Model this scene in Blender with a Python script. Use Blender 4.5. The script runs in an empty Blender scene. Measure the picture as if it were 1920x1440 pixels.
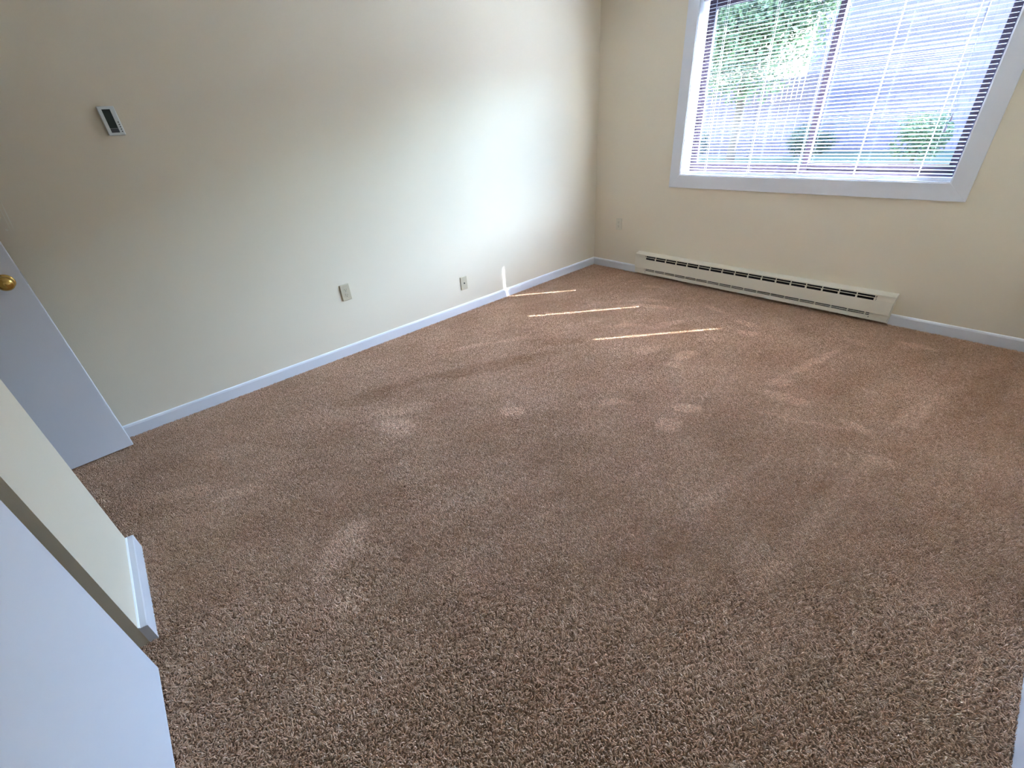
import bpy, bmesh, math, random
import numpy as np
from mathutils import Vector, Matrix

S = bpy.context.scene
C = S.collection
random.seed(7)

# ------------------------------------------------------------------ camera
F_PX = 816.4276
YAW, PITCH, ROLL = -0.87831887, -0.54141817, -0.07989238
CAM = Vector((3.08910228, -3.89610171, 1.43845286))
fwd = Vector((math.sin(YAW) * math.cos(PITCH), math.cos(YAW) * math.cos(PITCH), math.sin(PITCH)))
rgt = Vector((math.cos(YAW), -math.sin(YAW), 0.0))
up = rgt.cross(fwd)
r2 = rgt * math.cos(ROLL) + up * math.sin(ROLL)
u2 = -rgt * math.sin(ROLL) + up * math.cos(ROLL)
cam_data = bpy.data.cameras.new('camera')
cam_data.sensor_fit = 'HORIZONTAL'
cam_data.sensor_width = 36.0
cam_data.lens = 36.0 * F_PX / 1920.0
cam_data.clip_start = 0.02
cam = bpy.data.objects.new('camera', cam_data)
C.objects.link(cam)
R = Matrix((r2, u2, -fwd)).transposed()
cam.matrix_world = Matrix.Translation(CAM) @ R.to_4x4()
S.camera = cam

# ------------------------------------------------------------------ sky, sun, exposure
SUN_EL = math.radians(43.0)
to_sun = Vector((0.624 * math.cos(SUN_EL), 0.782 * math.cos(SUN_EL), math.sin(SUN_EL)))
world = bpy.data.worlds.new('sky')
S.world = world
world.use_nodes = True
wn = world.node_tree
wn.nodes.clear()
wo = wn.nodes.new('ShaderNodeOutputWorld')
wb = wn.nodes.new('ShaderNodeBackground')
ws = wn.nodes.new('ShaderNodeTexSky')
ws.sky_type = 'NISHITA'
ws.sun_disc = False
ws.sun_elevation = SUN_EL
ws.sun_rotation = math.atan2(0.624, 0.782)
ws.air_density = 1.2
ws.dust_density = 0.4
wb.inputs['Strength'].default_value = 1.1
wn.links.new(ws.outputs[0], wb.inputs[0])
wn.links.new(wb.outputs[0], wo.inputs[0])

sd = bpy.data.lights.new('sun', 'SUN')
sd.energy = 18.0
sd.color = (0.97, 0.99, 1.04)
sd.angle = math.radians(0.53)
sun = bpy.data.objects.new('sun', sd)
C.objects.link(sun)
sun.rotation_euler = (-to_sun).to_track_quat('-Z', 'Y').to_euler()
sun.location = to_sun * 20

# the window opening as a sampling portal for the sky light (emits nothing itself)
pd = bpy.data.lights.new('window_portal', 'AREA')
pd.shape = 'RECTANGLE'
pd.size, pd.size_y = 1.9, 1.35
pd.cycles.is_portal = True
po = bpy.data.objects.new('window_portal', pd)
C.objects.link(po)
po.location = (1.816, 0.245, 1.537)
po.rotation_euler = (math.radians(-90), 0, 0)

S.view_settings.view_transform = 'Standard'
S.view_settings.look = 'None'
S.view_settings.exposure = 3.4
S.view_settings.gamma = 1.0
S.view_settings.use_curve_mapping = False
S.cycles.max_bounces = 12
S.cycles.diffuse_bounces = 8
S.cycles.transparent_max_bounces = 16
S.cycles.use_denoising = True
S.cycles.sample_clamp_indirect = 20.0

# ------------------------------------------------------------------ materials
def mat(name, color, rough=0.6, metal=0.0, spec=0.5, bump=0.0, bscale=300.0, var=0.0, vscale=3.0):
    m = bpy.data.materials.new(name)
    m.use_nodes = True
    nt = m.node_tree
    b = nt.nodes['Principled BSDF']
    b.inputs['Roughness'].default_value = rough
    b.inputs['Metallic'].default_value = metal
    b.inputs['Specular IOR Level'].default_value = spec
    c4 = (*color, 1)
    geo = nt.nodes.new('ShaderNodeNewGeometry')
    if var > 0:
        n = nt.nodes.new('ShaderNodeTexNoise')
        n.inputs['Scale'].default_value = vscale
        n.inputs['Detail'].default_value = 4
        nt.links.new(geo.outputs['Position'], n.inputs['Vector'])
        mx = nt.nodes.new('ShaderNodeMix')
        mx.data_type = 'RGBA'
        nt.links.new(n.outputs['Fac'], mx.inputs['Factor'])
        mx.inputs[6].default_value = (*[c * (1 - var) for c in color], 1)
        mx.inputs[7].default_value = (*[min(1, c * (1 + var)) for c in color], 1)
        nt.links.new(mx.outputs[2], b.inputs['Base Color'])
    else:
        b.inputs['Base Color'].default_value = c4
    if bump > 0:
        n2 = nt.nodes.new('ShaderNodeTexNoise')
        n2.inputs['Scale'].default_value = bscale
        n2.inputs['Detail'].default_value = 3
        nt.links.new(geo.outputs['Position'], n2.inputs['Vector'])
        bp = nt.nodes.new('ShaderNodeBump')
        bp.inputs['Strength'].default_value = bump
        bp.inputs['Distance'].default_value = 0.001
        nt.links.new(n2.outputs['Fac'], bp.inputs['Height'])
        nt.links.new(bp.outputs[0], b.inputs['Normal'])
    return m

WALL = mat('cream_wall_paint', (0.74, 0.665, 0.525), 0.55, spec=0.35, bump=0.35, bscale=160, var=0.015, vscale=2.0)
TRIM = mat('white_trim_paint', (0.69, 0.70, 0.735), 0.4, spec=0.5, bump=0.1, bscale=60)
EDGE_LIT = mat('lit_edge_white', (0.90, 0.92, 0.95), 0.3)  # paler than the trim, paints in window light on baseboard top edges
DOORW = mat('white_door_paint', (0.70, 0.715, 0.76), 0.45, spec=0.45, bump=0.08, bscale=90, var=0.01)
CEIL = mat('ceiling_paint', (0.80, 0.79, 0.76), 0.8, bump=0.5, bscale=120)
SLAT = mat('blind_slat_enamel', (0.82, 0.83, 0.86), 0.65, spec=0.2)
CORD = mat('blind_cord', (0.85, 0.85, 0.85), 0.7)
WAND = mat('tilt_wand_plastic', (0.30, 0.32, 0.38), 0.25)
TASSEL = mat('tassel_plastic', (0.42, 0.38, 0.50), 0.4)
BRONZE = mat('window_frame_bronze', (0.030, 0.021, 0.031), 0.5, spec=0.15)
HEAT = mat('heater_enamel', (0.76, 0.71, 0.585), 0.4, var=0.02, vscale=8)
HEATD = mat('heater_inside', (0.012, 0.010, 0.010), 0.7)
PLATE = mat('ivory_plate', (0.52, 0.46, 0.33), 0.4)
PLATEB = mat('ivory_plate_back', (0.66, 0.62, 0.49), 0.4)
SLOT = mat('dark_slot', (0.03, 0.028, 0.025), 0.6)
STEEL = mat('screw_steel', (0.55, 0.53, 0.48), 0.35, metal=0.8)
TSTAT = mat('thermostat_plastic', (0.66, 0.69, 0.68), 0.4)
LCD = mat('thermostat_screen', (0.018, 0.028, 0.024), 0.35)
LABELG = mat('thermostat_label', (0.075, 0.08, 0.09), 0.4)
BUTTON = mat('thermostat_button', (0.03, 0.03, 0.03), 0.5)
BRASS = mat('polished_brass', (0.62, 0.42, 0.13), 0.16, metal=1.0)
FLOORM = mat('carpet_backing', (0.38, 0.24, 0.16), 1.0)

# scuffs on the left wall, where the door rubbed
def add_scuffs(m, segs):
    nt = m.node_tree
    b = nt.nodes['Principled BSDF']
    src = b.inputs['Base Color'].links[0].from_socket
    geo = nt.nodes.new('ShaderNodeNewGeometry')
    total = None
    for (ya, za, yb, zb, w, s) in segs:
        L = math.hypot(yb - ya, zb - za)
        mp = nt.nodes.new('ShaderNodeMapping')
        mp.vector_type = 'TEXTURE'
        mp.inputs['Location'].default_value = (0, (ya + yb) / 2, (za + zb) / 2)
        mp.inputs['Rotation'].default_value = (math.atan2(zb - za, yb - ya), 0, 0)
        mp.inputs['Scale'].default_value = (0.3, L / 2, w)
        nt.links.new(geo.outputs['Position'], mp.inputs['Vector'])
        ln = nt.nodes.new('ShaderNodeVectorMath')
        ln.operation = 'LENGTH'
        nt.links.new(mp.outputs[0], ln.inputs[0])
        mr = nt.nodes.new('ShaderNodeMapRange')
        mr.inputs[1].default_value = 1.0
        mr.inputs[2].default_value = 0.7
        mr.inputs[3].default_value = 0.0
        mr.inputs[4].default_value = s
        nt.links.new(ln.outputs['Value'], mr.inputs[0])
        if total is None:
            total = mr.outputs[0]
        else:
            a = nt.nodes.new('ShaderNodeMath')
            a.operation = 'MAXIMUM'
            nt.links.new(total, a.inputs[0])
            nt.links.new(mr.outputs[0], a.inputs[1])
            total = a.outputs[0]
    mx = nt.nodes.new('ShaderNodeMix')
    mx.data_type = 'RGBA'
    nt.links.new(total, mx.inputs['Factor'])
    nt.links.new(src, mx.inputs[6])
    mx.inputs[7].default_value = (0.80, 0.78, 0.68, 1)
    nt.links.new(mx.outputs[2], b.inputs['Base Color'])

WALL_L = mat('cream_wall_paint_scuffed', (0.74, 0.665, 0.525), 0.5, spec=0.4, bump=0.35, bscale=160, var=0.015, vscale=2.0)
add_scuffs(WALL_L, [(-4.205, 1.300, -4.2221, 1.160, 0.0022, 0.8), (-4.222, 1.270, -4.2320, 1.157, 0.0018, 0.55),
                    (-4.240, 1.176, -4.246, 1.170, 0.006, 0.7), (-4.19, 1.33, -4.195, 1.322, 0.004, 0.4)])

GLASS = bpy.data.materials.new('window_glass')
GLASS.use_nodes = True
_n = GLASS.node_tree
_n.nodes.clear()
_o = _n.nodes.new('ShaderNodeOutputMaterial')
_t = _n.nodes.new('ShaderNodeBsdfTransparent')
_t.inputs[0].default_value = (0.88, 0.92, 0.95, 1)
_g = _n.nodes.new('ShaderNodeBsdfGlossy')
_g.inputs['Roughness'].default_value = 0.02
_m = _n.nodes.new('ShaderNodeMixShader')
_m.inputs[0].default_value = 0.055
_n.links.new(_t.outputs[0], _m.inputs[1])
_n.links.new(_g.outputs[0], _m.inputs[2])
_n.links.new(_m.outputs[0], _o.inputs[0])

# ------------------------------------------------------------------ helpers
def bx(bm, x0, x1, y0, y1, z0, z1):
    vs = [bm.verts.new(p) for p in ((x0, y0, z0), (x1, y0, z0), (x1, y1, z0), (x0, y1, z0),
                                    (x0, y0, z1), (x1, y0, z1), (x1, y1, z1), (x0, y1, z1))]
    for f in ((3, 2, 1, 0), (4, 5, 6, 7), (0, 1, 5, 4), (1, 2, 6, 5), (2, 3, 7, 6), (3, 0, 4, 7)):
        bm.faces.new([vs[i] for i in f])

def cyl(bm, p, axis, r0, r1, h, n=20, cap=True):
    """frustum from point p along axis vector"""
    a = Vector(axis).normalized()
    q = a.to_track_quat('Z', 'Y').to_matrix()
    A, B = [], []
    for i in range(n):
        t = 2 * math.pi * i / n
        d = q @ Vector((math.cos(t), math.sin(t), 0))
        A.append(bm.verts.new(Vector(p) + d * r0))
        B.append(bm.verts.new(Vector(p) + a * h + d * r1))
    for i in range(n):
        j = (i + 1) % n
        bm.faces.new((A[i], A[j], B[j], B[i]))
    if cap:
        bm.faces.new(A[::-1])
        bm.faces.new(B)

def lathe(bm, p, axis, prof, n=32):
    a = Vector(axis).normalized()
    q = a.to_track_quat('Z', 'Y').to_matrix()
    rings = []
    for (h, r) in prof:
        if r < 1e-6:
            rings.append([bm.verts.new(Vector(p) + a * h)])
        else:
            rings.append([bm.verts.new(Vector(p) + a * h + (q @ Vector((math.cos(2 * math.pi * i / n), math.sin(2 * math.pi * i / n), 0))) * r) for i in range(n)])
    for A, B in zip(rings, rings[1:]):
        for i in range(n):
            j = (i + 1) % n
            if len(A) == 1 and len(B) == 1:
                continue
            if len(A) == 1:
                bm.faces.new((A[0], B[j], B[i]))
            elif len(B) == 1:
                bm.faces.new((A[i], A[j], B[0]))
            else:
                bm.faces.new((A[i], A[j], B[j], B[i]))

def extrude_x(bm, prof, x0, x1):
    """closed profile of (y, z) swept along x"""
    A = [bm.verts.new((x0, y, z)) for y, z in prof]
    B = [bm.verts.new((x1, y, z)) for y, z in prof]
    n = len(prof)
    for i in range(n):
        j = (i + 1) % n
        bm.faces.new((A[i], A[j], B[j], B[i]))
    bm.faces.new(A[::-1])
    bm.faces.new(B)

def extrude_y(bm, prof, y0, y1):
    A = [bm.verts.new((x, y0, z)) for x, z in prof]
    B = [bm.verts.new((x, y1, z)) for x, z in prof]
    n = len(prof)
    for i in range(n):
        j = (i + 1) % n
        bm.faces.new((A[i], A[j], B[j], B[i]))
    bm.faces.new(A[::-1])
    bm.faces.new(B)

def obj(name, bm, m, parent=None, bevel=0.0, smooth=False, seg=2):
    bmesh.ops.recalc_face_normals(bm, faces=bm.faces)
    me = bpy.data.meshes.new(name)
    bm.to_mesh(me)
    bm.free()
    me.materials.append(m)
    if smooth:
        me.polygons.foreach_set('use_smooth', [True] * len(me.polygons))
    o = bpy.data.objects.new(name, me)
    C.objects.link(o)
    if parent is not None:
        o.parent = parent
        o.matrix_parent_inverse = parent.matrix_world.inverted() if parent.type == 'MESH' else Matrix.Translation(-parent.location)
    if bevel > 0:
        b = o.modifiers.new('bevel', 'BEVEL')
        b.width = bevel
        b.segments = seg
        b.limit_method = 'ANGLE'
        b.harden_normals = False
    return o

def box(name, m, x0, x1, y0, y1, z0, z1, parent=None, bevel=0.0):
    bm = bmesh.new()
    bx(bm, x0, x1, y0, y1, z0, z1)
    return obj(name, bm, m, parent, bevel)

def struct(o):
    o['kind'] = 'structure'
    return o

def thing(name, label, cat, loc=(0, 0, 0), group=None):
    o = bpy.data.objects.new(name, None)
    o.empty_display_size = 0.05
    C.objects.link(o)
    o.location = loc
    tag(o, label, cat, group)
    return o

def tag(o, label, cat, group=None):
    o['label'] = label
    o['category'] = cat
    if group:
        o['group'] = group
    return o

def room_empty(name, loc=(0, 0, 0)):
    o = bpy.data.objects.new(name, None)
    C.objects.link(o)
    o.location = loc
    return struct(o)

# ------------------------------------------------------------------ room shell
XR = 3.540            # right wall face
ZC = 2.44             # ceiling
YS = -4.3410          # face of the near wall (stub beside the closet)
YB = -5.06            # rear wall of the entry alcove
WX0, WX1, WZ0, WZ1 = 0.926, 2.708, 0.936, 2.140   # window opening
WT = 0.23             # thickness of the window wall

struct(box('floor', FLOORM, -0.12, XR + 0.12, YB - 1.4, WT - 0.02, -0.15, 0.0))
struct(box('ceiling', CEIL, -0.12, XR + 0.12, YB - 1.4, WT, ZC, ZC + 0.12))
struct(box('wall_left', WALL_L, -0.12, 0.0, YB - 1.4, 0.0, 0.0, ZC))
struct(box('wall_right', WALL, XR, XR + 0.12, YB - 1.4, 0.0, 0.0, ZC))
bm = bmesh.new()
bx(bm, -0.12, WX0, 0, WT, -0.15, ZC)
bx(bm, WX1, XR + 0.12, 0, WT, -0.15, ZC)
bx(bm, WX0, WX1, 0, WT, -0.15, WZ0)
bx(bm, WX0, WX1, 0, WT, WZ1, ZC)
struct(obj('wall_back', bm, WALL))
bm = bmesh.new()
bx(bm, 1.069, 1.5865, YS - 0.115, YS, 0.0, ZC)
bx(bm, 0.0, 1.069, YS - 0.115, YS, 2.06, ZC)
bx(bm, 1.5865, XR, YS - 0.115, YS, 2.06, ZC)
bx(bm, 3.48, XR, YS - 0.115, YS, 0.0, 2.06)
struct(obj('wall_front', bm, WALL))
bm = bmesh.new()
bx(bm, 0.0, 0.16, YB - 0.115, YB, 0, ZC)
bx(bm, 0.94, XR, YB - 0.115, YB, 0, ZC)
bx(bm, 0.16, 0.94, YB - 0.115, YB, 2.05, ZC)
bx(bm, 1.069, 1.169, YB, YS - 0.115, 0, ZC)
bx(bm, -0.12, XR + 0.12, YB - 1.4, YB - 1.3, 0, ZC)
struct(obj('wall_rear', bm, WALL))

# baseboards
def bb_profile(t, h):
    return [(0, 0.0), (t, 0.0), (t, h - 0.008), (t - 0.003, h - 0.003), (t - 0.007, h), (0, h + 0.0005)]
bm = bmesh.new()
extrude_y(bm, bb_profile(0.013, 0.078), YB, 0.0)
bl = struct(obj('baseboard_left', bm, TRIM))
bm = bmesh.new()
extrude_y(bm, [(0, 0.0785), (0.0075, 0.0786), (0.0060, 0.0815), (0, 0.0835)], YB, -0.006)
obj('lit_edge_bead', bm, EDGE_LIT, bl)  # bright strip standing in for light caught along the baseboard top
bm = bmesh.new()
extrude_x(bm, [(-a, b) for a, b in bb_profile(0.013, 0.078)], 0.013, 0.577)
extrude_x(bm, [(-a, b) for a, b in bb_profile(0.013, 0.078)], 2.676, XR)
bb = struct(obj('baseboard_back', bm, TRIM))
bm = bmesh.new()
for xa, xb in ((0.006, 0.577), (2.676, XR)):
    extrude_x(bm, [(0, 0.0785), (-0.0075, 0.0786), (-0.0060, 0.0815), (0, 0.0835)], xa, xb)
obj('lit_edge_bead', bm, EDGE_LIT, bb)
bm = bmesh.new()
extrude_x(bm, [(YS + a, b) for a, b in [(0, 0.0), (0.024, 0.0), (0.024, 0.077), (0.021, 0.080), (0, 0.083)]], 1.060, 1.5875)
bf = struct(obj('baseboard_front', bm, TRIM))
bm = bmesh.new()
extrude_x(bm, [(YS + a, b) for a, b in [(0, 0.083), (0.005, 0.0825), (0.003, 0.086), (0, 0.0875)]], 1.069, 1.5865)
obj('lit_edge_bead', bm, EDGE_LIT, bf)
bm = bmesh.new()
extrude_y(bm, [(XR - a, b) for a, b in bb_profile(0.014, 0.083)], YS, -0.013)
struct(obj('baseboard_right', bm, TRIM))

# ------------------------------------------------------------------ window
win = room_empty('window_1', ((WX0 + WX1) / 2, 0, WZ0))
CX0, CX1, CZ0, CZ1, CT = 0.835, 2.806, 0.836, 2.232, 0.018
for quad in (((CX0, CZ0), (CX1, CZ0), (WX1, WZ0), (WX0, WZ0)),
             ((CX0, CZ1), (WX0, WZ1), (WX1, WZ1), (CX1, CZ1)),
             ((CX0, CZ0), (WX0, WZ0), (WX0, WZ1), (CX0, CZ1)),
             ((WX1, WZ0), (CX1, CZ0), (CX1, CZ1), (WX1, WZ1))):
    bm = bmesh.new()
    A = [bm.verts.new((x, 0.0, z)) for x, z in quad]
    B = [bm.verts.new((x, -CT, z)) for x, z in quad]
    for i in range(4):
        j = (i + 1) % 4
        bm.faces.new((A[i], A[j], B[j], B[i]))
    bm.faces.new(A)
    bm.faces.new(B)
    obj('casing', bm, TRIM, win, bevel=0.0015)
# jamb liners (white), set a hair proud of the casing's inner edge
JT = 0.006
box('jamb', TRIM, WX0, WX0 + JT, -0.012, 0.215, WZ0, WZ1, win)
box('jamb', TRIM, WX1 - JT, WX1, -0.012, 0.215, WZ0, WZ1, win)
box('jamb', TRIM, WX0 + JT, WX1 - JT, -0.012, 0.215, WZ1 - JT, WZ1, win)
box('sill', TRIM, WX0 + JT, WX1 - JT, -0.012, 0.215, WZ0, WZ0 + JT, win)
# bronze slider frame
ix0, ix1, iz0, iz1 = WX0 + JT, WX1 - JT, WZ0 + JT, WZ1 - JT
box('window_frame', BRONZE, ix0, ix0 + 0.022, 0.130, 0.195, iz0, iz1, win)
box('window_frame', BRONZE, ix1 - 0.022, ix1, 0.130, 0.195, iz0, iz1, win)
box('window_frame', BRONZE, ix0 + 0.022, ix1 - 0.022, 0.130, 0.195, iz0, iz0 + 0.03, win)
box('window_frame', BRONZE, ix0 + 0.022, ix1 - 0.022, 0.130, 0.195, iz1 - 0.03, iz1, win)
# sashes: left one inside, right one outside
def sash(x0, x1, y0, y1, wl, wr):
    z0, z1 = iz0 + 0.03, iz1 - 0.03
    s = 'sash'
    bm = bmesh.new()
    bx(bm, x0, x0 + wl, y0, y1, z0, z1)
    bx(bm, x1 - wr, x1, y0, y1, z0, z1)
    bx(bm, x0 + wl, x1 - wr, y0, y1, z0, z0 + 0.048)
    bx(bm, x0 + wl, x1 - wr, y0, y1, z1 - 0.045, z1)
    o = obj(s, bm, BRONZE, win)
    o2 = box('pane', GLASS, x0 + wl - 0.003, x1 - wr + 0.003, (y0 + y1) / 2 - 0.002, (y0 + y1) / 2 + 0.002, z0 + 0.045, z1 - 0.042, o)
    return o
sash(ix0 + 0.022, 1.856, 0.135, 0.160, 0.034, 0.036)
sash(1.820, ix1 - 0.022, 0.163, 0.188, 0.036, 0.034)

# ------------------------------------------------------------------ blind
blind = thing('window_blind', 'white horizontal mini blind with thin slats hanging in the sunlit window', 'blind', (1.816, 0.035, 2.13))
BY = 0.036
BX0, BX1 = 0.940, 2.694
TILT = math.radians(7.5)
holes = [1.085, 1.784, 2.500]
ladders = [1.125, 1.478, 1.834, 2.188, 2.532]
hx = 0.0036
xc = [BX0]
for h in holes:
    xc += [h - hx, h + hx]
xc.append(BX1)
ys = [-0.0125, -0.0078, 0.0, 0.0078, 0.0125]
bm = bmesh.new()
grid = []
for x in xc:
    col = []
    for y in ys:
        z = 0.0017 * (1 - (y / 0.0125) ** 2)
        col.append(bm.verts.new((x - 1.816, y * math.cos(TILT) - z * math.sin(TILT), y * math.sin(TILT) + z * math.cos(TILT))))
    grid.append(col)
for i in range(len(xc) - 1):
    for j in range(4):
        if i % 2 == 1 and j in (1, 2):
            continue
        bm.faces.new((grid[i][j], grid[i + 1][j], grid[i + 1][j + 1], grid[i][j + 1]))
bmesh.ops.solidify(bm, geom=bm.faces[:] + bm.verts[:] + bm.edges[:], thickness=0.0004)
bmesh.ops.recalc_face_normals(bm, faces=bm.faces)
slat_me = bpy.data.meshes.new('slat')
bm.to_mesh(slat_me)
bm.free()
slat_me.materials.append(SLAT)
PITCH_Z = 0.0218
nsl = 0
z = 0.9805
rs = random.Random(3)
while z < 2.092:
    o = bpy.data.objects.new('slat', slat_me)
    C.objects.link(o)
    o.parent = blind
    o.location = (0, BY - 0.035 + rs.uniform(-0.0004, 0.0004), z - 2.13 + rs.uniform(-0.0004, 0.0004))
    o.rotation_euler = (math.radians(rs.uniform(-0.8, 0.8)), math.radians(rs.uniform(-0.03, 0.03)), 0)
    z += PITCH_Z
bm = bmesh.new()
bx(bm, BX0 - 0.003, BX1 + 0.003, BY - 0.014, BY + 0.014, 2.098, 2.128)
obj('head_rail', bm, SLAT, blind, bevel=0.002)
bm = bmesh.new()
extrude_x(bm, [(BY - 0.0130, 0.9475), (BY - 0.011, 0.944), (BY + 0.011, 0.944), (BY + 0.0130, 0.9475), (BY + 0.0130, 0.9615), (BY + 0.0115, 0.9625), (BY - 0.0115, 0.9625), (BY - 0.0130, 0.9615)], BX0 - 0.006, BX1 + 0.006)
obj('bottom_rail', bm, SLAT, blind)
for lx in ladders:
    bm = bmesh.new()
    for dy, rr in ((-0.0145, 0.0011), (0.0140, 0.0009)):
        cyl(bm, (lx, BY + dy, 0.953), (0, 0, 1), rr, rr, 2.10 - 0.953, 6)
    k = 0
    z = 0.9805 - 0.0022
    while z < 2.092:
        bx(bm, lx - 0.0004, lx + 0.0004, BY - 0.0145, BY + 0.014, z - 0.0006, z)
        z += PITCH_Z
    obj('ladder_cord', bm, CORD, blind)
    bm = bmesh.new()
    cyl(bm, (lx, BY - 0.013, 0.950), (0, -1, 0), 0.004, 0.0035, 0.002, 12)
    obj('cord_plug', bm, CORD, blind)
bm = bmesh.new()
cyl(bm, (1.054, 0.002, 2.105), (0.0015, 0, -1), 0.0034, 0.0034, 0.605, 6)
obj('tilt_wand', bm, WAND, blind)
bm = bmesh.new()
cyl(bm, (1.054, BY - 0.014, 2.112), (0, -1, -0.25), 0.003, 0.003, 0.022, 8)
obj('wand_hook', bm, WAND, blind)
for (xa, xb, zb) in ((2.548, 2.589, 1.300), (2.554, 2.580, 1.250)):
    bm = bmesh.new()
    d = Vector((xb - xa, -0.002, zb - 2.105))
    cyl(bm, (xa, 0.016, 2.105), d, 0.0009, 0.0009, d.length, 6)
    lc = obj('lift_cord', bm, WAND, blind)
    bm = bmesh.new()
    lathe(bm, (xb, 0.014, zb), (0, 0, -1), [(0, 0), (0, 0.003), (0.012, 0.0042), (0.034, 0.0078), (0.040, 0.0075), (0.041, 0)], 12)
    obj('tassel', bm, TASSEL, lc)

# ------------------------------------------------------------------ baseboard heater
ht = thing('baseboard_heater', 'long cream electric baseboard heater on the wall under the window', 'heater', (1.626, -0.03, 0.02))
HX0, HX1, HD = 0.577, 2.676, 0.062
TXp = 0.11
s0 = 0.6985
bm = bmesh.new()     # back pan and dark inside
bx(bm, HX0 + 0.004, HX1 - 0.004, -0.012, -0.001, 0.024, 0.214)
obj('back_pan', bm, HEATD, ht)
bm = bmesh.new()
bx(bm, s0 - 0.02, 2.575, -0.046, -0.012, 0.10, 0.135)
obj('heating_element', bm, HEATD, ht)
bm = bmesh.new()     # top cover: sloping top with a drip lip
extrude_x(bm, [(0.0, 0.230), (-HD - 0.003, 0.219), (-HD - 0.004, 0.211), (-HD - 0.001, 0.211), (-HD, 0.2165), (0.0, 0.2255)], HX0 - 0.002, HX1 + 0.002)
obj('top_cover', bm, HEAT, ht)
bm = bmesh.new()     # front band
extrude_x(bm, [(-HD, 0.174), (-HD - 0.001, 0.083), (-HD + 0.008, 0.079), (-HD + 0.010, 0.081), (-HD + 0.003, 0.086), (-HD + 0.003, 0.174)], HX0 + 0.004, HX1 - 0.004)
obj('front_panel', bm, HEAT, ht, bevel=0.0)
bm = bmesh.new()     # middle rib between the two rows of slots
extrude_x(bm, [(-HD, 0.1955), (-HD, 0.1915), (-HD + 0.006, 0.1915), (-HD + 0.006, 0.1955)], s0 - 0.012, 2.572)
obj('grille_rail', bm, HEAT, ht)
for k in range(18):
    x = s0 - 0.012 + TXp * k
    bm = bmesh.new()
    bx(bm, x, x + 0.012, -HD + 0.0005, -HD + 0.003, 0.173, 0.1925)
    bx(bm, x + 0.002, x + 0.009, -HD + 0.008, -HD + 0.011, 0.190, 0.2165)
    obj('grille_bar', bm, HEAT, ht)
for x0, x1, nm in ((HX0, s0 - 0.010, 0), (2.568, HX1, 1)):
    bm = bmesh.new()
    bx(bm, x0 + 0.003, x1 - 0.002, -HD + 0.002, -HD + 0.006, 0.175, 0.213)
    bx(bm, x0 + 0.003, x1 - 0.002, -HD - 0.001, -HD + 0.006, 0.174, 0.179)
    obj('corner_plate', bm, HEAT, ht)
    bm = bmesh.new()
    xx = HX0 if nm == 0 else HX1 - 0.003
    prof = [(0, 0.026), (-HD + 0.006, 0.026), (-HD + 0.006, 0.078), (-HD + 0.001, 0.085), (-HD + 0.001, 0.216), (0, 0.228)]
    extrude_x(bm, prof, xx, xx + 0.003)
    obj('end_cap', bm, HEAT, ht)
bm = bmesh.new()     # lower toe panel with intake slit above
extrude_x(bm, [(-HD + 0.006, 0.060), (-HD + 0.004, 0.031), (-HD + 0.020, 0.029), (-HD + 0.020, 0.031), (-HD + 0.008, 0.034), (-HD + 0.010, 0.060)], HX0 + 0.004, HX1 - 0.004)
obj('toe_panel', bm, HEAT, ht)
bm = bmesh.new()
extrude_x(bm, [(-HD + 0.007, 0.0715), (-HD + 0.007, 0.0665), (-HD + 0.012, 0.0665), (-HD + 0.012, 0.0715)], HX0 + 0.004, HX1 - 0.004)
obj('intake_rail', bm, HEAT, ht)
for k in range(19):
    x = HX0 + 0.112 + TXp * k * 0.985
    bm = bmesh.new()
    bx(bm, x, x + 0.008, -HD + 0.008, -HD + 0.011, 0.058, 0.082)
    obj('intake_bar', bm, HEAT, ht)
for x0, x1 in ((HX0 + 0.004, HX0 + 0.105), (HX1 - 0.115, HX1 - 0.004)):
    bm = bmesh.new()
    bx(bm, x0, x1, -HD + 0.0085, -HD + 0.012, 0.058, 0.082)
    obj('intake_cover', bm, HEAT, ht)
bm = bmesh.new()
cyl(bm, (2.562, -HD + 0.0035, 0.050), (0, -1, 0), 0.003, 0.003, 0.003, 10)
obj('screw', bm, SLOT, ht)
bm = bmesh.new()
cyl(bm, (0.700, -HD + 0.0035, 0.050), (0, -1, 0), 0.003, 0.003, 0.003, 10)
obj('screw', bm, SLOT, ht)

# ------------------------------------------------------------------ wall plates
def place(root, loc, rz):
    root.location = loc
    root.rotation_euler = (0, 0, rz)

def local(o):
    """parts are modelled around the thing's own origin (plate lies in XZ, facing -Y)"""
    o.matrix_parent_inverse = Matrix.Identity(4)
    return o

def plate_mesh(w, h, t):
    bm = bmesh.new()
    q = [(-w / 2, -h / 2), (w / 2, -h / 2), (w / 2, h / 2), (-w / 2, h / 2)]
    i_ = [(x * 0.90, z * 0.94) for x, z in q]
    A = [bm.verts.new((x, 0, z)) for x, z in q]
    M = [bm.verts.new((x, -t * 0.45, z)) for x, z in q]
    B = [bm.verts.new((x, -t, z)) for x, z in i_]
    for P, Q in ((A, M), (M, B)):
        for k in range(4):
            j = (k + 1) % 4
            bm.faces.new((P[k], P[j], Q[j], Q[k]))
    bm.faces.new(A)
    bm.faces.new(B)
    return bm

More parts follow.
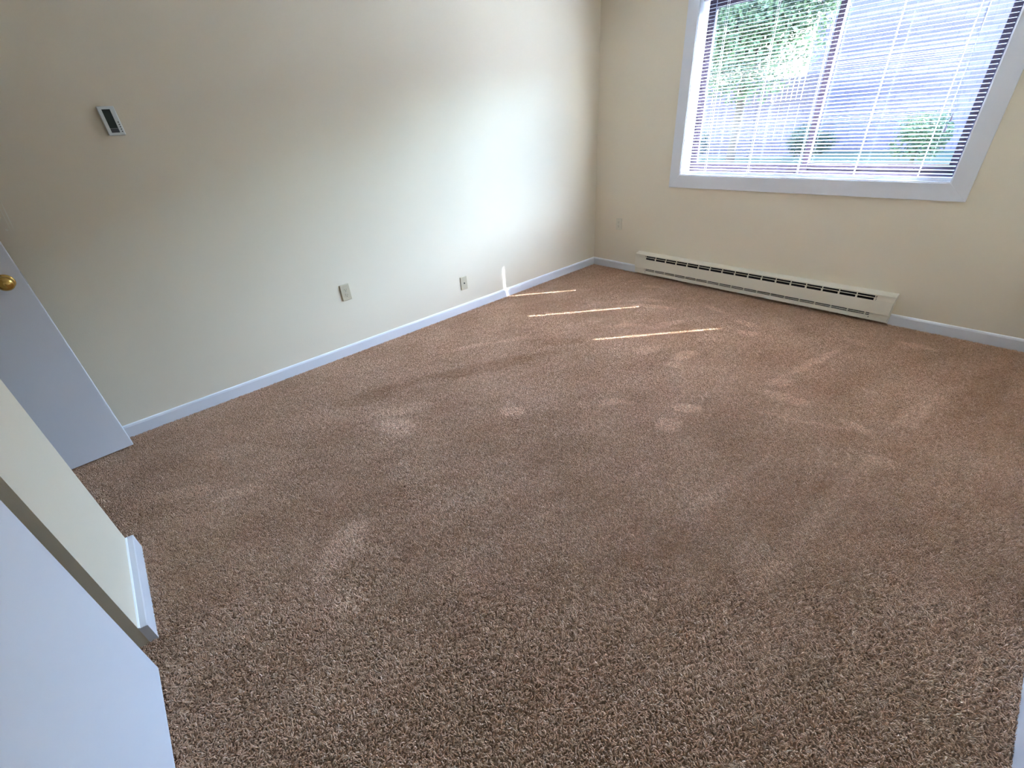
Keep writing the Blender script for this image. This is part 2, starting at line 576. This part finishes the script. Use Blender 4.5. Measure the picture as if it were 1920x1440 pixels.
def duplex(label, loc, rz, m, t=0.007):
    r = thing('wall_outlet', label, 'outlet', (0, 0, 0), 'duplex outlets on the walls')
    local(obj('cover_plate', plate_mesh(0.071, 0.115, t), m, r, bevel=0.0008))
    for zc in (0.0195, -0.0195):
        bm = bmesh.new()
        pts = []
        for i in range(24):
            a = 2 * math.pi * i / 24
            pts.append((max(-0.0125, min(0.0125, 0.0172 * math.cos(a))), 0.0142 * math.sin(a)))
        A = [bm.verts.new((x, -t, zc + z)) for x, z in pts]
        B = [bm.verts.new((x, -t - 0.0012, zc + z)) for x, z in pts]
        for k in range(24):
            j = (k + 1) % 24
            bm.faces.new((A[k], A[j], B[j], B[k]))
        bm.faces.new(B)
        rec = local(obj('receptacle', bm, m, r))
        for (x, z, w, h) in ((-0.0062, 0.0035, 0.0022, 0.0085), (0.0062, 0.0035, 0.0022, 0.0068), (0, -0.0072, 0.0048, 0.0048)):
            bm = bmesh.new()
            bx(bm, x - w / 2, x + w / 2, -t - 0.0015, -t - 0.0011, zc + z - h / 2, zc + z + h / 2)
            local(obj('slot', bm, SLOT, rec))
    bm = bmesh.new()
    cyl(bm, (0, -t, 0), (0, -1, 0), 0.0032, 0.0026, 0.0012, 12)
    local(obj('screw', bm, STEEL, r))
    place(r, loc, rz)
    return r

duplex('ivory duplex outlet low on the long left wall, nearer the door', (0.0, -2.814, 0.471), math.radians(90), PLATE, 0.010)
duplex('beige duplex outlet on the window wall beside the room corner', (0.311, 0.0, 0.463), 0.0, PLATEB, 0.006)
cp = thing('cable_plate', 'ivory coaxial cable wall plate low on the left wall, nearer the corner', 'wall plate')
local(obj('cover_plate', plate_mesh(0.071, 0.115, 0.007), PLATE, cp, bevel=0.0008))
bm = bmesh.new()
cyl(bm, (0, -0.007, 0), (0, -1, 0), 0.0065, 0.0065, 0.002, 6)
cyl(bm, (0, -0.009, 0), (0, -1, 0), 0.0046, 0.0046, 0.006, 16)
local(obj('coax_connector', bm, SLOT, cp))
for zc in (0.041, -0.041):
    bm = bmesh.new()
    cyl(bm, (0, -0.007, zc), (0, -1, 0), 0.0038, 0.003, 0.0015, 12)
    local(obj('screw', bm, STEEL, cp))
place(cp, (0.0, -1.787, 0.263), math.radians(90))

# ------------------------------------------------------------------ thermostat
th = thing('thermostat', 'small white digital thermostat with dark screen on the left wall', 'thermostat', (0, 0, 0))
w, h, t = 0.066, 0.119, 0.026
bm = bmesh.new()
bx(bm, -w / 2 + 0.002, w / 2 - 0.002, -0.010, 0.0, -h / 2 + 0.002, h / 2 - 0.002)
local(obj('back_plate', bm, TSTAT, th, bevel=0.001))
bm = bmesh.new()
bx(bm, -w / 2, w / 2, -t, -0.010, -h / 2, h / 2)
local(obj('housing', bm, TSTAT, th, bevel=0.004, seg=3))
bm = bmesh.new()
bx(bm, -0.0180, 0.0135, -t - 0.0006, -t + 0.001, -0.030, 0.047)
local(obj('screen', bm, LCD, th, bevel=0.0004))
bm = bmesh.new()
bx(bm, -0.0180, 0.0135, -t - 0.0006, -t + 0.001, -0.048, -0.0305)
lb = local(obj('label_strip', bm, LABELG, th, bevel=0.0004))
for k in range(5):
    bm = bmesh.new()
    zc = -0.006 - k * 0.0096
    lathe(bm, (0.0238, -t - 0.0002, zc), (0, -1, 0), [(0, 0.0024), (0.0008, 0.0022), (0.0011, 0)], 12)
    local(obj('button', bm, BUTTON, th))
place(th, (0.0, -3.688, 1.570), math.radians(90))

# ------------------------------------------------------------------ doors
# entry door, opened flat along the left wall
d1 = room_empty('door_1', (0.13, -5.03, 0.012))
p0 = Vector((0.1454, -4.2685, 0)); p1 = Vector((0.1900, -5.03, 0))
du = (p1 - p0).normalized()
dn = Vector((-du.y, du.x, 0))      # towards the room (+x)
if dn.x < 0:
    dn = -dn
TH = 0.035
bm = bmesh.new()
quad = [p0, p1, p1 - dn * TH, p0 - dn * TH]
A = [bm.verts.new((p.x, p.y, 0.019)) for p in quad]
B = [bm.verts.new((p.x, p.y, 2.032)) for p in quad]
for k in range(4):
    j = (k + 1) % 4
    bm.faces.new((A[k], A[j], B[j], B[k]))
bm.faces.new(A)
bm.faces.new(B)
leaf = obj('door_leaf', bm, DOORW, d1, bevel=0.003)
kz = 0.982
kb = p0 + du * 0.062
kb = Vector((kb.x, kb.y, kz))
bm = bmesh.new()
lathe(bm, kb, dn, [(0, 0.033), (0.003, 0.033), (0.006, 0.029), (0.008, 0.014), (0.018, 0.012), (0.025, 0.016), (0.031, 0.024), (0.041, 0.0305), (0.051, 0.0305), (0.060, 0.0255), (0.0645, 0.016), (0.0655, 0.0)], 40)
kn = obj('door_knob', bm, BRASS, d1, smooth=True)
kn['label'] = 'polished brass door knob'
bm = bmesh.new()
lathe(bm, kb + dn * 0.0652, dn, [(0, 0.0065), (0.0012, 0.006), (0.0014, 0.0035), (0.0006, 0.003), (0.0006, 0)], 20)
obj('privacy_pin', bm, BRASS, kn, smooth=True)
bm = bmesh.new()
e0 = p0 - dn * 0.0055
e1 = p0 - dn * 0.0295
ou = -du * 0.0015
pts = [e0, e1]
vs = []
for zz in (kz - 0.028, kz + 0.028):
    vs.append([bm.verts.new((p.x, p.y, zz)) for p in (e0 + du * 0.001, e1 + du * 0.001, e1 + ou, e0 + ou)])
for k in range(4):
    j = (k + 1) % 4
    bm.faces.new((vs[0][k], vs[0][j], vs[1][j], vs[1][k]))
bm.faces.new(vs[0])
bm.faces.new(vs[1])
obj('latch_plate', bm, mat('painted_latch', (0.45, 0.46, 0.46), 0.5), d1)

# sliding closet doors in the near wall
d2 = room_empty('door_2', (2.2, -4.345, 0.014))
box('door_leaf', DOORW, 1.7203, 2.640, -4.363, -4.3280, 0.014, 2.045, d2, bevel=0.001)
bm = bmesh.new()
lathe(bm, (2.575, -4.3280, 0.95), (0, 1, 0), [(0, 0.027), (0.0015, 0.027), (0.002, 0.024), (0.0006, 0.022), (0.0006, 0)], 24)
obj('finger_pull', bm, BRASS, d2)
d3 = room_empty('door_3', (3.05, -4.39, 0.014))
box('door_leaf', DOORW, 2.600, 3.478, -4.410, -4.375, 0.014, 2.045, d3, bevel=0.001)

# ------------------------------------------------------------------ carpet
def carpet_material():
    m = bpy.data.materials.new('brown_frieze_carpet')
    m.use_nodes = True
    nt = m.node_tree
    N, L = nt.nodes, nt.links
    b = N['Principled BSDF']
    b.inputs['Roughness'].default_value = 0.95
    b.inputs['Specular IOR Level'].default_value = 0.1
    geo = N.new('ShaderNodeNewGeometry')
    at = N.new('ShaderNodeAttribute')
    at.attribute_name = 'tuft'
    sep = N.new('ShaderNodeSeparateColor')
    L.new(at.outputs['Color'], sep.inputs[0])
    ramp = N.new('ShaderNodeValToRGB')
    e = ramp.color_ramp.elements
    e[0].position = 0.0
    e[0].color = (0.35, 0.205, 0.132, 1)
    e[1].position = 1.0
    e[1].color = (0.96, 0.76, 0.60, 1)
    mid = ramp.color_ramp.elements.new(0.45)
    mid.color = (0.70, 0.447, 0.295, 1)
    L.new(sep.outputs['Red'], ramp.inputs[0])
    # warped floor coordinates for the lie of the pile
    nz = N.new('ShaderNodeTexNoise')
    nz.inputs['Scale'].default_value = 5.0
    nz.inputs['Detail'].default_value = 3
    L.new(geo.outputs['Position'], nz.inputs['Vector'])
    off = N.new('ShaderNodeVectorMath')
    off.operation = 'MULTIPLY_ADD'
    L.new(nz.outputs['Color'], off.inputs[0])
    off.inputs[1].default_value = (0.10, 0.10, 0)
    L.new(geo.outputs['Position'], off.inputs[2])
    sub = N.new('ShaderNodeVectorMath')
    sub.operation = 'SUBTRACT'
    L.new(off.outputs[0], sub.inputs[0])
    sub.inputs[1].default_value = (0.05, 0.05, 0)
    P = sub.outputs[0]
    acc = None
    def add(sock):
        nonlocal acc
        if acc is None:
            acc = sock
        else:
            a = N.new('ShaderNodeMath')
            a.operation = 'ADD'
            L.new(acc, a.inputs[0])
            L.new(sock, a.inputs[1])
            acc = a.outputs[0]
    def blob(x, y, a, bb, rot, amp, soft=0.55):
        mp = N.new('ShaderNodeMapping')
        mp.vector_type = 'TEXTURE'
        mp.inputs['Location'].default_value = (x, y, 0)
        mp.inputs['Rotation'].default_value = (0, 0, math.radians(rot))
        mp.inputs['Scale'].default_value = (a, bb, 10)
        L.new(P, mp.inputs['Vector'])
        ln = N.new('ShaderNodeVectorMath')
        ln.operation = 'LENGTH'
        L.new(mp.outputs[0], ln.inputs[0])
        mr = N.new('ShaderNodeMapRange')
        mr.interpolation_type = 'SMOOTHSTEP'
        mr.inputs[1].default_value = soft
        mr.inputs[2].default_value = 1.1
        mr.inputs[3].default_value = amp
        mr.inputs[4].default_value = 0.0
        L.new(ln.outputs['Value'], mr.inputs[0])
        add(mr.outputs[0])
    # footprints and vacuum strokes, each with its own place on the floor
    for a in BLOBS:
        blob(*a)
    n2 = N.new('ShaderNodeTexNoise')
    n2.inputs['Scale'].default_value = 2.6
    n2.inputs['Detail'].default_value = 5
    n2.inputs['Roughness'].default_value = 0.6
    L.new(geo.outputs['Position'], n2.inputs['Vector'])
    m2 = N.new('ShaderNodeMapRange')
    m2.inputs[1].default_value = 0.35
    m2.inputs[2].default_value = 0.65
    m2.inputs[3].default_value = -0.08
    m2.inputs[4].default_value = 0.08
    L.new(n2.outputs['Fac'], m2.inputs[0])
    add(m2.outputs[0])
    # value gain
    g = N.new('ShaderNodeVectorMath')
    g.operation = 'MULTIPLY_ADD'
    g.inputs[1].default_value = (0.95, 1.22, 1.50)
    g.inputs[2].default_value = (1, 1, 1)
    L.new(acc, g.inputs[0])
    mul = N.new('ShaderNodeVectorMath')
    mul.operation = 'MULTIPLY'
    L.new(ramp.outputs[0], mul.inputs[0])
    L.new(g.outputs[0], mul.inputs[1])
    # slight pinkish and greyish drift of the dye
    n3 = N.new('ShaderNodeTexNoise')
    n3.inputs['Scale'].default_value = 3.7
    n3.inputs['Detail'].default_value = 2
    L.new(geo.outputs['Position'], n3.inputs['Vector'])
    m3 = N.new('ShaderNodeMix')
    m3.data_type = 'RGBA'
    m3.inputs[6].default_value = (0.985, 1.02, 0.98, 1)
    m3.inputs[7].default_value = (1.025, 0.98, 0.985, 1)
    L.new(n3.outputs['Fac'], m3.inputs['Factor'])
    mm = N.new('ShaderNodeVectorMath')
    mm.operation = 'MULTIPLY'
    L.new(mul.outputs[0], mm.inputs[0])
    L.new(m3.outputs[2], mm.inputs[1])
    L.new(mm.outputs[0], b.inputs['Base Color'])
    return m

# x, y, half-length, half-width, turn, gain
BLOBS = [
    (1.487, -2.575, 0.10, 0.055, 40, 0.34), (1.86, -2.13, 0.13, 0.045, 50, 0.30), (1.74, -2.24, 0.06, 0.045, 50, 0.16),
    (2.202, -2.091, 0.085, 0.060, 60, 0.36), (2.173, -1.894, 0.085, 0.055, 40, 0.32),
    (0.984, -2.995, 0.22, 0.075, 60, 0.22), (1.10, -3.12, 0.15, 0.09, 20, 0.26), (0.83, -2.72, 0.14, 0.06, 60, 0.14),
    (1.700, -3.705, 0.20, 0.085, -60, 0.28), (1.92, -3.78, 0.10, 0.07, 0, 0.18), (1.83, -3.62, 0.12, 0.07, 45, 0.14),
    (0.80, -4.15, 0.20, 0.06, 60, 0.20), (1.01, -3.92, 0.12, 0.06, 60, 0.16), (0.62, -3.9, 0.2, 0.08, 60, 0.12),
    (0.6135, -2.23, 0.25, 0.035, 65, 0.20), (0.77, -1.90, 0.16, 0.04, 60, 0.18),
    (1.631, -1.429, 0.12, 0.06, 70, 0.22), (1.861, -1.339, 0.13, 0.055, 70, 0.30), (1.86, -1.50, 0.08, 0.055, 20, 0.22),
    (1.944, -0.60, 0.10, 0.055, 0, 0.26), (2.02, -0.75, 0.07, 0.05, 30, 0.24), (1.636, -0.478, 0.12, 0.05, -20, 0.20),
    (1.205, -0.72, 0.22, 0.04, 20, 0.22), (1.10, -0.62, 0.20, 0.04, 35, 0.20), (1.263, -1.195, 0.16, 0.045, 45, 0.20),
    (1.50, -0.95, 0.22, 0.05, 70, 0.18), (1.0, -1.25, 0.10, 0.05, 40, 0.16), (0.95, -0.30, 0.14, 0.04, 10, 0.16),
    (0.70, -0.22, 0.12, 0.04, 60, 0.14), (1.35, -0.36, 0.10, 0.03, 60, 0.12),
    (2.49, -0.947, 0.42, 0.035, 78, 0.22), (2.512, -1.45, 0.16, 0.055, 10, 0.22), (2.87, -1.50, 0.10, 0.04, -10, 0.26),
    (2.60, -0.45, 0.10, 0.05, -20, 0.16), (2.90, -0.30, 0.12, 0.045, 0, 0.24), (3.05, -1.15, 0.30, 0.05, 75, 0.16),
    (2.68, -1.62, 0.30, 0.025, 20, 0.18), (2.45, -1.30, 0.09, 0.05, 40, 0.22), (2.216, -2.798, 0.45, 0.05, 75, 0.10),
    (2.60, -2.40, 0.55, 0.03, 80, 0.12), (2.95, -2.2, 0.6, 0.04, 85, 0.12), (3.02, -1.72, 0.09, 0.05, 0, 0.20),
    (0.93, -2.38, 0.72, 0.085, 66, -0.17), (1.10, -1.70, 0.20, 0.07, 55, -0.15), (0.69, -3.10, 0.25, 0.10, 70, -0.15),
    (2.2, -1.0, 0.30, 0.12, 78, -0.07), (2.75, -1.05, 0.32, 0.10, 80, -0.08), (1.35, -2.15, 0.5, 0.06, 60, -0.06),
    (3.25, -0.75, 0.5, 0.10, 80, -0.12), (0.55, -0.9, 0.6, 0.10, 70, -0.06), (1.45, -3.2, 0.6, 0.10, 60, -0.07),
]
CARPET = carpet_material()

def carpet():
    nx, ny = 5, 7
    TX, TY = XR / nx, -YB / ny
    rng = np.random.default_rng(11)
    sp = 0.0044
    gx, gy = int(TX / sp), int(TY / sp)
    X, Y = np.meshgrid((np.arange(gx) + 0.5) / gx * TX - TX / 2, (np.arange(gy) + 0.5) / gy * TY - TY / 2)
    X = X.ravel() + rng.uniform(-0.5, 0.5, gx * gy) * sp
    Y = Y.ravel() + rng.uniform(-0.5, 0.5, gx * gy) * sp
    n = len(X)
    # tileable low-frequency lean so tufts clump into curls
    def wave(seed, kmax, amp):
        r = np.random.default_rng(seed)
        v = np.zeros(n)
        for _ in range(26):
            kx, ky = r.integers(-kmax, kmax + 1, 2)
            v += math.sqrt(2 / 26) * np.sin(2 * np.pi * (kx * X / TX + ky * Y / TY) + r.uniform(0, 6.28))
        return v * amp
    lx = wave(1, 42, 0.0032) + rng.normal(0, 0.0030, n)
    ly = wave(2, 42, 0.0032) + rng.normal(0, 0.0030, n)
    hgt = np.clip(0.0080 + wave(3, 34, 0.0008) + rng.normal(0, 0.0009, n), 0.006, 0.012)
    r0 = rng.uniform(0.0014, 0.0019, n)
    cx = rng.normal(0, 0.0014, n)
    cy = rng.normal(0, 0.0014, n)
    spin = rng.uniform(0, 6.28, n)
    lev = [(0.0, 0.0, 1.0), (0.62, 0.38, 1.12), (0.93, 0.85, 0.92), (1.0, 1.08, 0.35)]
    V = np.zeros((n, 4, 3, 3), np.float32)
    for li, (zf, of, rf) in enumerate(lev):
        curl = math.sin(math.pi * min(1, zf))
        for k in range(3):
            a = spin + k * 2.0944 + li * 0.5
            V[:, li, k, 0] = X + lx * of + cx * curl + np.cos(a) * r0 * rf
            V[:, li, k, 1] = Y + ly * of + cy * curl + np.sin(a) * r0 * rf
            V[:, li, k, 2] = zf * hgt + 0.0005
    base = (np.arange(n) * 12)[:, None]
    tris = []
    for li in range(3):
        for k in range(3):
            j = (k + 1) % 3
            a, b_, c, d = li * 3 + k, li * 3 + j, (li + 1) * 3 + j, (li + 1) * 3 + k
            tris.append((a, b_, c))
            tris.append((a, c, d))
    tris.append((9, 10, 11))
    T = (base[:, :, None] + np.array(tris)[None, :, :].reshape(1, -1, 3)).reshape(-1)
    me = bpy.data.meshes.new('carpet')
    nv, nt_ = n * 12, n * len(tris)
    me.vertices.add(nv)
    me.vertices.foreach_set('co', V.reshape(-1))
    me.loops.add(nt_ * 3)
    me.loops.foreach_set('vertex_index', T.astype(np.int32))
    me.polygons.add(nt_)
    me.polygons.foreach_set('loop_start', np.arange(0, nt_ * 3, 3, dtype=np.int32))
    col = np.ones((n, 12, 4), np.float32)
    tone = np.clip(0.45 + 0.10 * rng.standard_normal(n) + (rng.random(n) < 0.07) * 0.35 + wave(5, 30, 0.06), 0, 1)
    col[:, :, 0] = tone[:, None]
    at = me.color_attributes.new('tuft', 'FLOAT_COLOR', 'POINT')
    at.data.foreach_set('color', col.reshape(-1))
    me.polygons.foreach_set('use_smooth', np.ones(nt_, bool))
    me.update()
    me.validate()
    me.materials.append(CARPET)
    o = bpy.data.objects.new('carpet', me)
    C.objects.link(o)
    o['kind'] = 'stuff'
    tag(o, 'brown frieze wall to wall carpet with vacuum strokes and footprints', 'carpet')
    ng = bpy.data.node_groups.new('carpet_pile', 'GeometryNodeTree')
    ng.interface.new_socket('Geometry', in_out='INPUT', socket_type='NodeSocketGeometry')
    ng.interface.new_socket('Geometry', in_out='OUTPUT', socket_type='NodeSocketGeometry')
    gi = ng.nodes.new('NodeGroupInput')
    go = ng.nodes.new('NodeGroupOutput')
    gr = ng.nodes.new('GeometryNodeMeshGrid')
    gr.inputs['Size X'].default_value = TX * (nx - 1)
    gr.inputs['Size Y'].default_value = TY * (ny - 1)
    gr.inputs['Vertices X'].default_value = nx
    gr.inputs['Vertices Y'].default_value = ny
    tr = ng.nodes.new('GeometryNodeTransform')
    tr.inputs['Translation'].default_value = (XR / 2, YB / 2, 0)
    rv = ng.nodes.new('FunctionNodeRandomValue')
    rv.data_type = 'INT'
    rv.inputs[4].default_value = 0
    rv.inputs[5].default_value = 1
    mu = ng.nodes.new('ShaderNodeMath')
    mu.operation = 'MULTIPLY'
    mu.inputs[1].default_value = math.pi
    cb = ng.nodes.new('ShaderNodeCombineXYZ')
    ip = ng.nodes.new('GeometryNodeInstanceOnPoints')
    ng.links.new(gr.outputs['Mesh'], tr.inputs['Geometry'])
    ng.links.new(tr.outputs[0], ip.inputs['Points'])
    ng.links.new(gi.outputs[0], ip.inputs['Instance'])
    ng.links.new(rv.outputs[2], mu.inputs[0])
    ng.links.new(mu.outputs[0], cb.inputs[2])
    ng.links.new(cb.outputs[0], ip.inputs['Rotation'])
    ng.links.new(ip.outputs[0], go.inputs[0])
    md = o.modifiers.new('pile', 'NODES')
    md.node_group = ng
    return o
carpet()

# ------------------------------------------------------------------ outdoors
GZ = -0.25
LAWN = mat('lawn_grass', (0.035, 0.045, 0.032), 0.9, spec=0.1, bump=0.6, bscale=40, var=0.25, vscale=1.5)
PATH = mat('pale_concrete', (0.12, 0.115, 0.125), 0.9, spec=0.1, bump=0.3, bscale=50, var=0.06)
LEAF = mat('leaf_green', (0.020, 0.029, 0.026), 0.6, spec=0.15, var=0.45, vscale=2.5)
LEAF2 = mat('leaf_light_green', (0.040, 0.062, 0.032), 0.6, spec=0.15, var=0.4, vscale=2.5)
BARK = mat('bark', (0.035, 0.028, 0.025), 0.9, spec=0.1, bump=0.8, bscale=30, var=0.2)
ROOF = mat('roof_shingle', (0.12, 0.115, 0.12), 0.9, bump=0.5, bscale=40, var=0.15)
DGLASS = mat('dark_pane', (0.05, 0.06, 0.08), 0.1)
for m_ in (LEAF, LEAF2):
    nt = m_.node_tree
    bsdf = nt.nodes['Principled BSDF']
    tl = nt.nodes.new('ShaderNodeBsdfTranslucent')
    tl.inputs[0].default_value = (0.05, 0.08, 0.04, 1)
    mxs = nt.nodes.new('ShaderNodeMixShader')
    mxs.inputs[0].default_value = 0.25
    nt.links.new(bsdf.outputs[0], mxs.inputs[1])
    nt.links.new(tl.outputs[0], mxs.inputs[2])
    nt.links.new(mxs.outputs[0], nt.nodes['Material Output'].inputs[0])

struct(box('ground', LAWN, -150, 150, WT, 250, GZ - 0.2, GZ))
struct(box('path', PATH, -40, 40, 1.0, 4.2, GZ - 0.1, GZ + 0.02))

def brick_material():
    m = bpy.data.materials.new('pale_brick')
    m.use_nodes = True
    nt = m.node_tree
    b = nt.nodes['Principled BSDF']
    b.inputs['Roughness'].default_value = 0.9
    b.inputs['Specular IOR Level'].default_value = 0.1
    geo = nt.nodes.new('ShaderNodeNewGeometry')
    sp = nt.nodes.new('ShaderNodeSeparateXYZ')
    cb = nt.nodes.new('ShaderNodeCombineXYZ')
    nt.links.new(geo.outputs['Position'], sp.inputs[0])
    ad = nt.nodes.new('ShaderNodeMath')
    ad.operation = 'ADD'
    nt.links.new(sp.outputs[0], ad.inputs[0])
    nt.links.new(sp.outputs[1], ad.inputs[1])
    nt.links.new(ad.outputs[0], cb.inputs[0])
    nt.links.new(sp.outputs[2], cb.inputs[1])
    br = nt.nodes.new('ShaderNodeTexBrick')
    br.inputs['Scale'].default_value = 1.0
    br.inputs['Brick Width'].default_value = 0.4
    br.inputs['Row Height'].default_value = 0.2
    br.inputs['Mortar Size'].default_value = 0.015
    br.inputs['Color1'].default_value = (0.054, 0.045, 0.064, 1)
    br.inputs['Color2'].default_value = (0.070, 0.060, 0.081, 1)
    br.inputs['Mortar'].default_value = (0.042, 0.038, 0.052, 1)
    nt.links.new(cb.outputs[0], br.inputs['Vector'])
    nt.links.new(br.outputs['Color'], b.inputs['Base Color'])
    return m
BRICK = brick_material()

bd = thing('brick_building', 'pale block building across the lawn seen through the right half of the blind', 'building', (4.5, 19, GZ))
box('building_wall', BRICK, -3.7, 12, 16, 24, GZ, 5.3, bd)
bm = bmesh.new()
extrude_x(bm, [(15.5, 5.2), (20, 6.0), (24.5, 5.2), (24.5, 5.35), (20, 6.2), (15.5, 5.35)], -4.1, 12.5)
obj('roof', bm, ROOF, bd)
box('sky_blocker_wing', BRICK, 12, 19, 4.5, 24, GZ, 3.6, bd)  # unseen wing, added to keep low sky light off the left wall
bm = bmesh.new()
extrude_y(bm, [(11.5, 3.55), (15.5, 4.4), (19.5, 3.55), (19.5, 3.7), (15.5, 4.55), (11.5, 3.7)], 4.0, 24.5)
obj('roof', bm, ROOF, bd)  # roof of the added light-blocking wing
for x in (2.6, 5.6, 8.6):
    f = box('building_window', TRIM, x, x + 1.2, 15.95, 16.02, 1.5, 2.8, bd)
    box('pane', DGLASS, x + 0.07, x + 1.13, 15.93, 15.96, 1.57, 2.73, f)

def foliage_mesh(name, n, rx, ry, rz, leaf, m, seed, lumps=9):
    r = np.random.default_rng(seed)
    c = r.normal(0, 1, (lumps, 3))
    c /= np.linalg.norm(c, axis=1)[:, None]
    c *= 0.55 * r.uniform(0.6, 1.0, (lumps, 1))
    idx = r.integers(0, lumps, n)
    d = r.normal(0, 1, (n, 3))
    d /= np.linalg.norm(d, axis=1)[:, None]
    p = c[idx] + d * (0.5 * r.uniform(0.55, 1.0, (n, 1)))
    p *= np.array([rx, ry, rz])
    u = r.normal(0, 1, (n, 3)); u /= np.linalg.norm(u, axis=1)[:, None]
    v = np.cross(u, r.normal(0, 1, (n, 3))); v /= np.linalg.norm(v, axis=1)[:, None]
    s = leaf * r.uniform(0.6, 1.3, (n, 1))
    V = np.stack([p - u * s, p + v * s * 0.45, p + u * s, p - v * s * 0.45], 1).reshape(-1, 3)
    F = np.arange(n * 4).reshape(-1, 4)
    me = bpy.data.meshes.new(name)
    me.from_pydata(V.tolist(), [], F.tolist())
    me.materials.append(m)
    return me

def shrub(x, y, h, r, me, label, s):
    o = thing('shrub', label, 'shrub', (x, y, GZ), 'shrubs across the lawn')
    f = bpy.data.objects.new('foliage', me)
    C.objects.link(f)
    f.parent = o
    f.location = (0, 0, h * 0.52)
    f.scale = (r, r, h * 0.52)
    f['kind'] = 'stuff'
    bm = bmesh.new()
    cyl(bm, (0, 0, -0.02), (0, 0, 1), 0.05, 0.03, h * 0.6, 8)
    local(obj('stem', bm, BARK, o))
    o.rotation_euler = (0, 0, s)
    return o
SH1 = foliage_mesh('foliage', 5200, 1, 1, 1, 0.055, LEAF, 1)
SH2 = foliage_mesh('foliage', 5200, 1, 1, 1, 0.055, LEAF2, 2)
shr = [(-7.6, 11.0, 1.35, 0.75, 'leftmost green shrub of the row across the lawn'),
       (-5.6, 12.6, 1.0, 0.6, 'low shrub second from the left across the lawn, before the fence'),
       (-2.0, 12.4, 1.1, 0.7, 'green shrub at the corner of the pale building and the fence'),
       (0.6, 12.0, 1.25, 0.75, 'green shrub nearest the right end of the blind, before the pale wall'),
       (3.6, 12.2, 1.3, 0.75, 'rightmost shrub of the row, before the first building window')]
for i, (x, y, h, r, lab) in enumerate(shr):
    shrub(x, y, h, r, SH1 if i % 3 else SH2, lab, i * 1.3)

FENCEM = mat('weathered_fence_board', (0.050, 0.042, 0.058), 0.9, spec=0.1, bump=0.4, bscale=60, var=0.15)
fn = thing('wooden_fence', 'grey board fence beyond the lawn, left of the pale building', 'fence', (-8.5, 14.0, GZ))
for k in range(6):
    xs = -14.6 + k * 2.03
    bm = bmesh.new()
    bx(bm, xs, xs + 0.10, 13.95, 14.05, GZ, 2.15)
    obj('fence_post', bm, FENCEM, fn)
    bm = bmesh.new()
    for q in range(13):
        bx(bm, xs + 0.10 + q * 0.148, xs + 0.10 + q * 0.148 + 0.136, 13.97 + 0.008 * (q % 2), 13.99 + 0.008 * (q % 2), GZ + 0.05, 2.05)
    bx(bm, xs + 0.10, xs + 2.03, 14.0, 14.04, 0.1, 0.2)
    bx(bm, xs + 0.10, xs + 2.03, 14.0, 14.04, 1.3, 1.4)
    obj('fence_panel', bm, FENCEM, fn)

def tree(x, y, h, cr, label, seed, m):
    o = thing('tree', label, 'tree', (x, y, GZ), 'trees across the lawn')
    bm = bmesh.new()
    cyl(bm, (0, 0, -0.05), (0.02, 0, 1), 0.13, 0.08, h * 0.6, 12)
    local(obj('trunk', bm, BARK, o))
    r = random.Random(seed)
    for k in range(6):
        a = k * 1.05 + r.uniform(-0.3, 0.3)
        bm = bmesh.new()
        cyl(bm, (0.01 * h, 0, h * r.uniform(0.38, 0.55)), (math.cos(a), math.sin(a), 0.9), 0.06, 0.02, cr * 1.0, 8)
        local(obj('branch', bm, BARK, o))
    f = bpy.data.objects.new('crown', foliage_mesh('crown', 24000, cr, cr, h * 0.36, 0.075, m, seed, 30))
    C.objects.link(f)
    f.parent = o
    f.location = (0, 0, h * 0.62)
    f['kind'] = 'stuff'
    return o
tree(-9.9, 17.4, 5.6, 2.5, 'broad leafy tree beyond the fence, behind the left end of the blind', 21, LEAF)
tree(-3.7, 11.2, 5.9, 2.5, 'leafy tree before the fence, nearest of the trees seen through the blind', 22, LEAF2)
tree(-15.2, 19.0, 5.5, 2.6, 'farthest tree left of the others, beyond the left edge of the window', 23, LEAF)
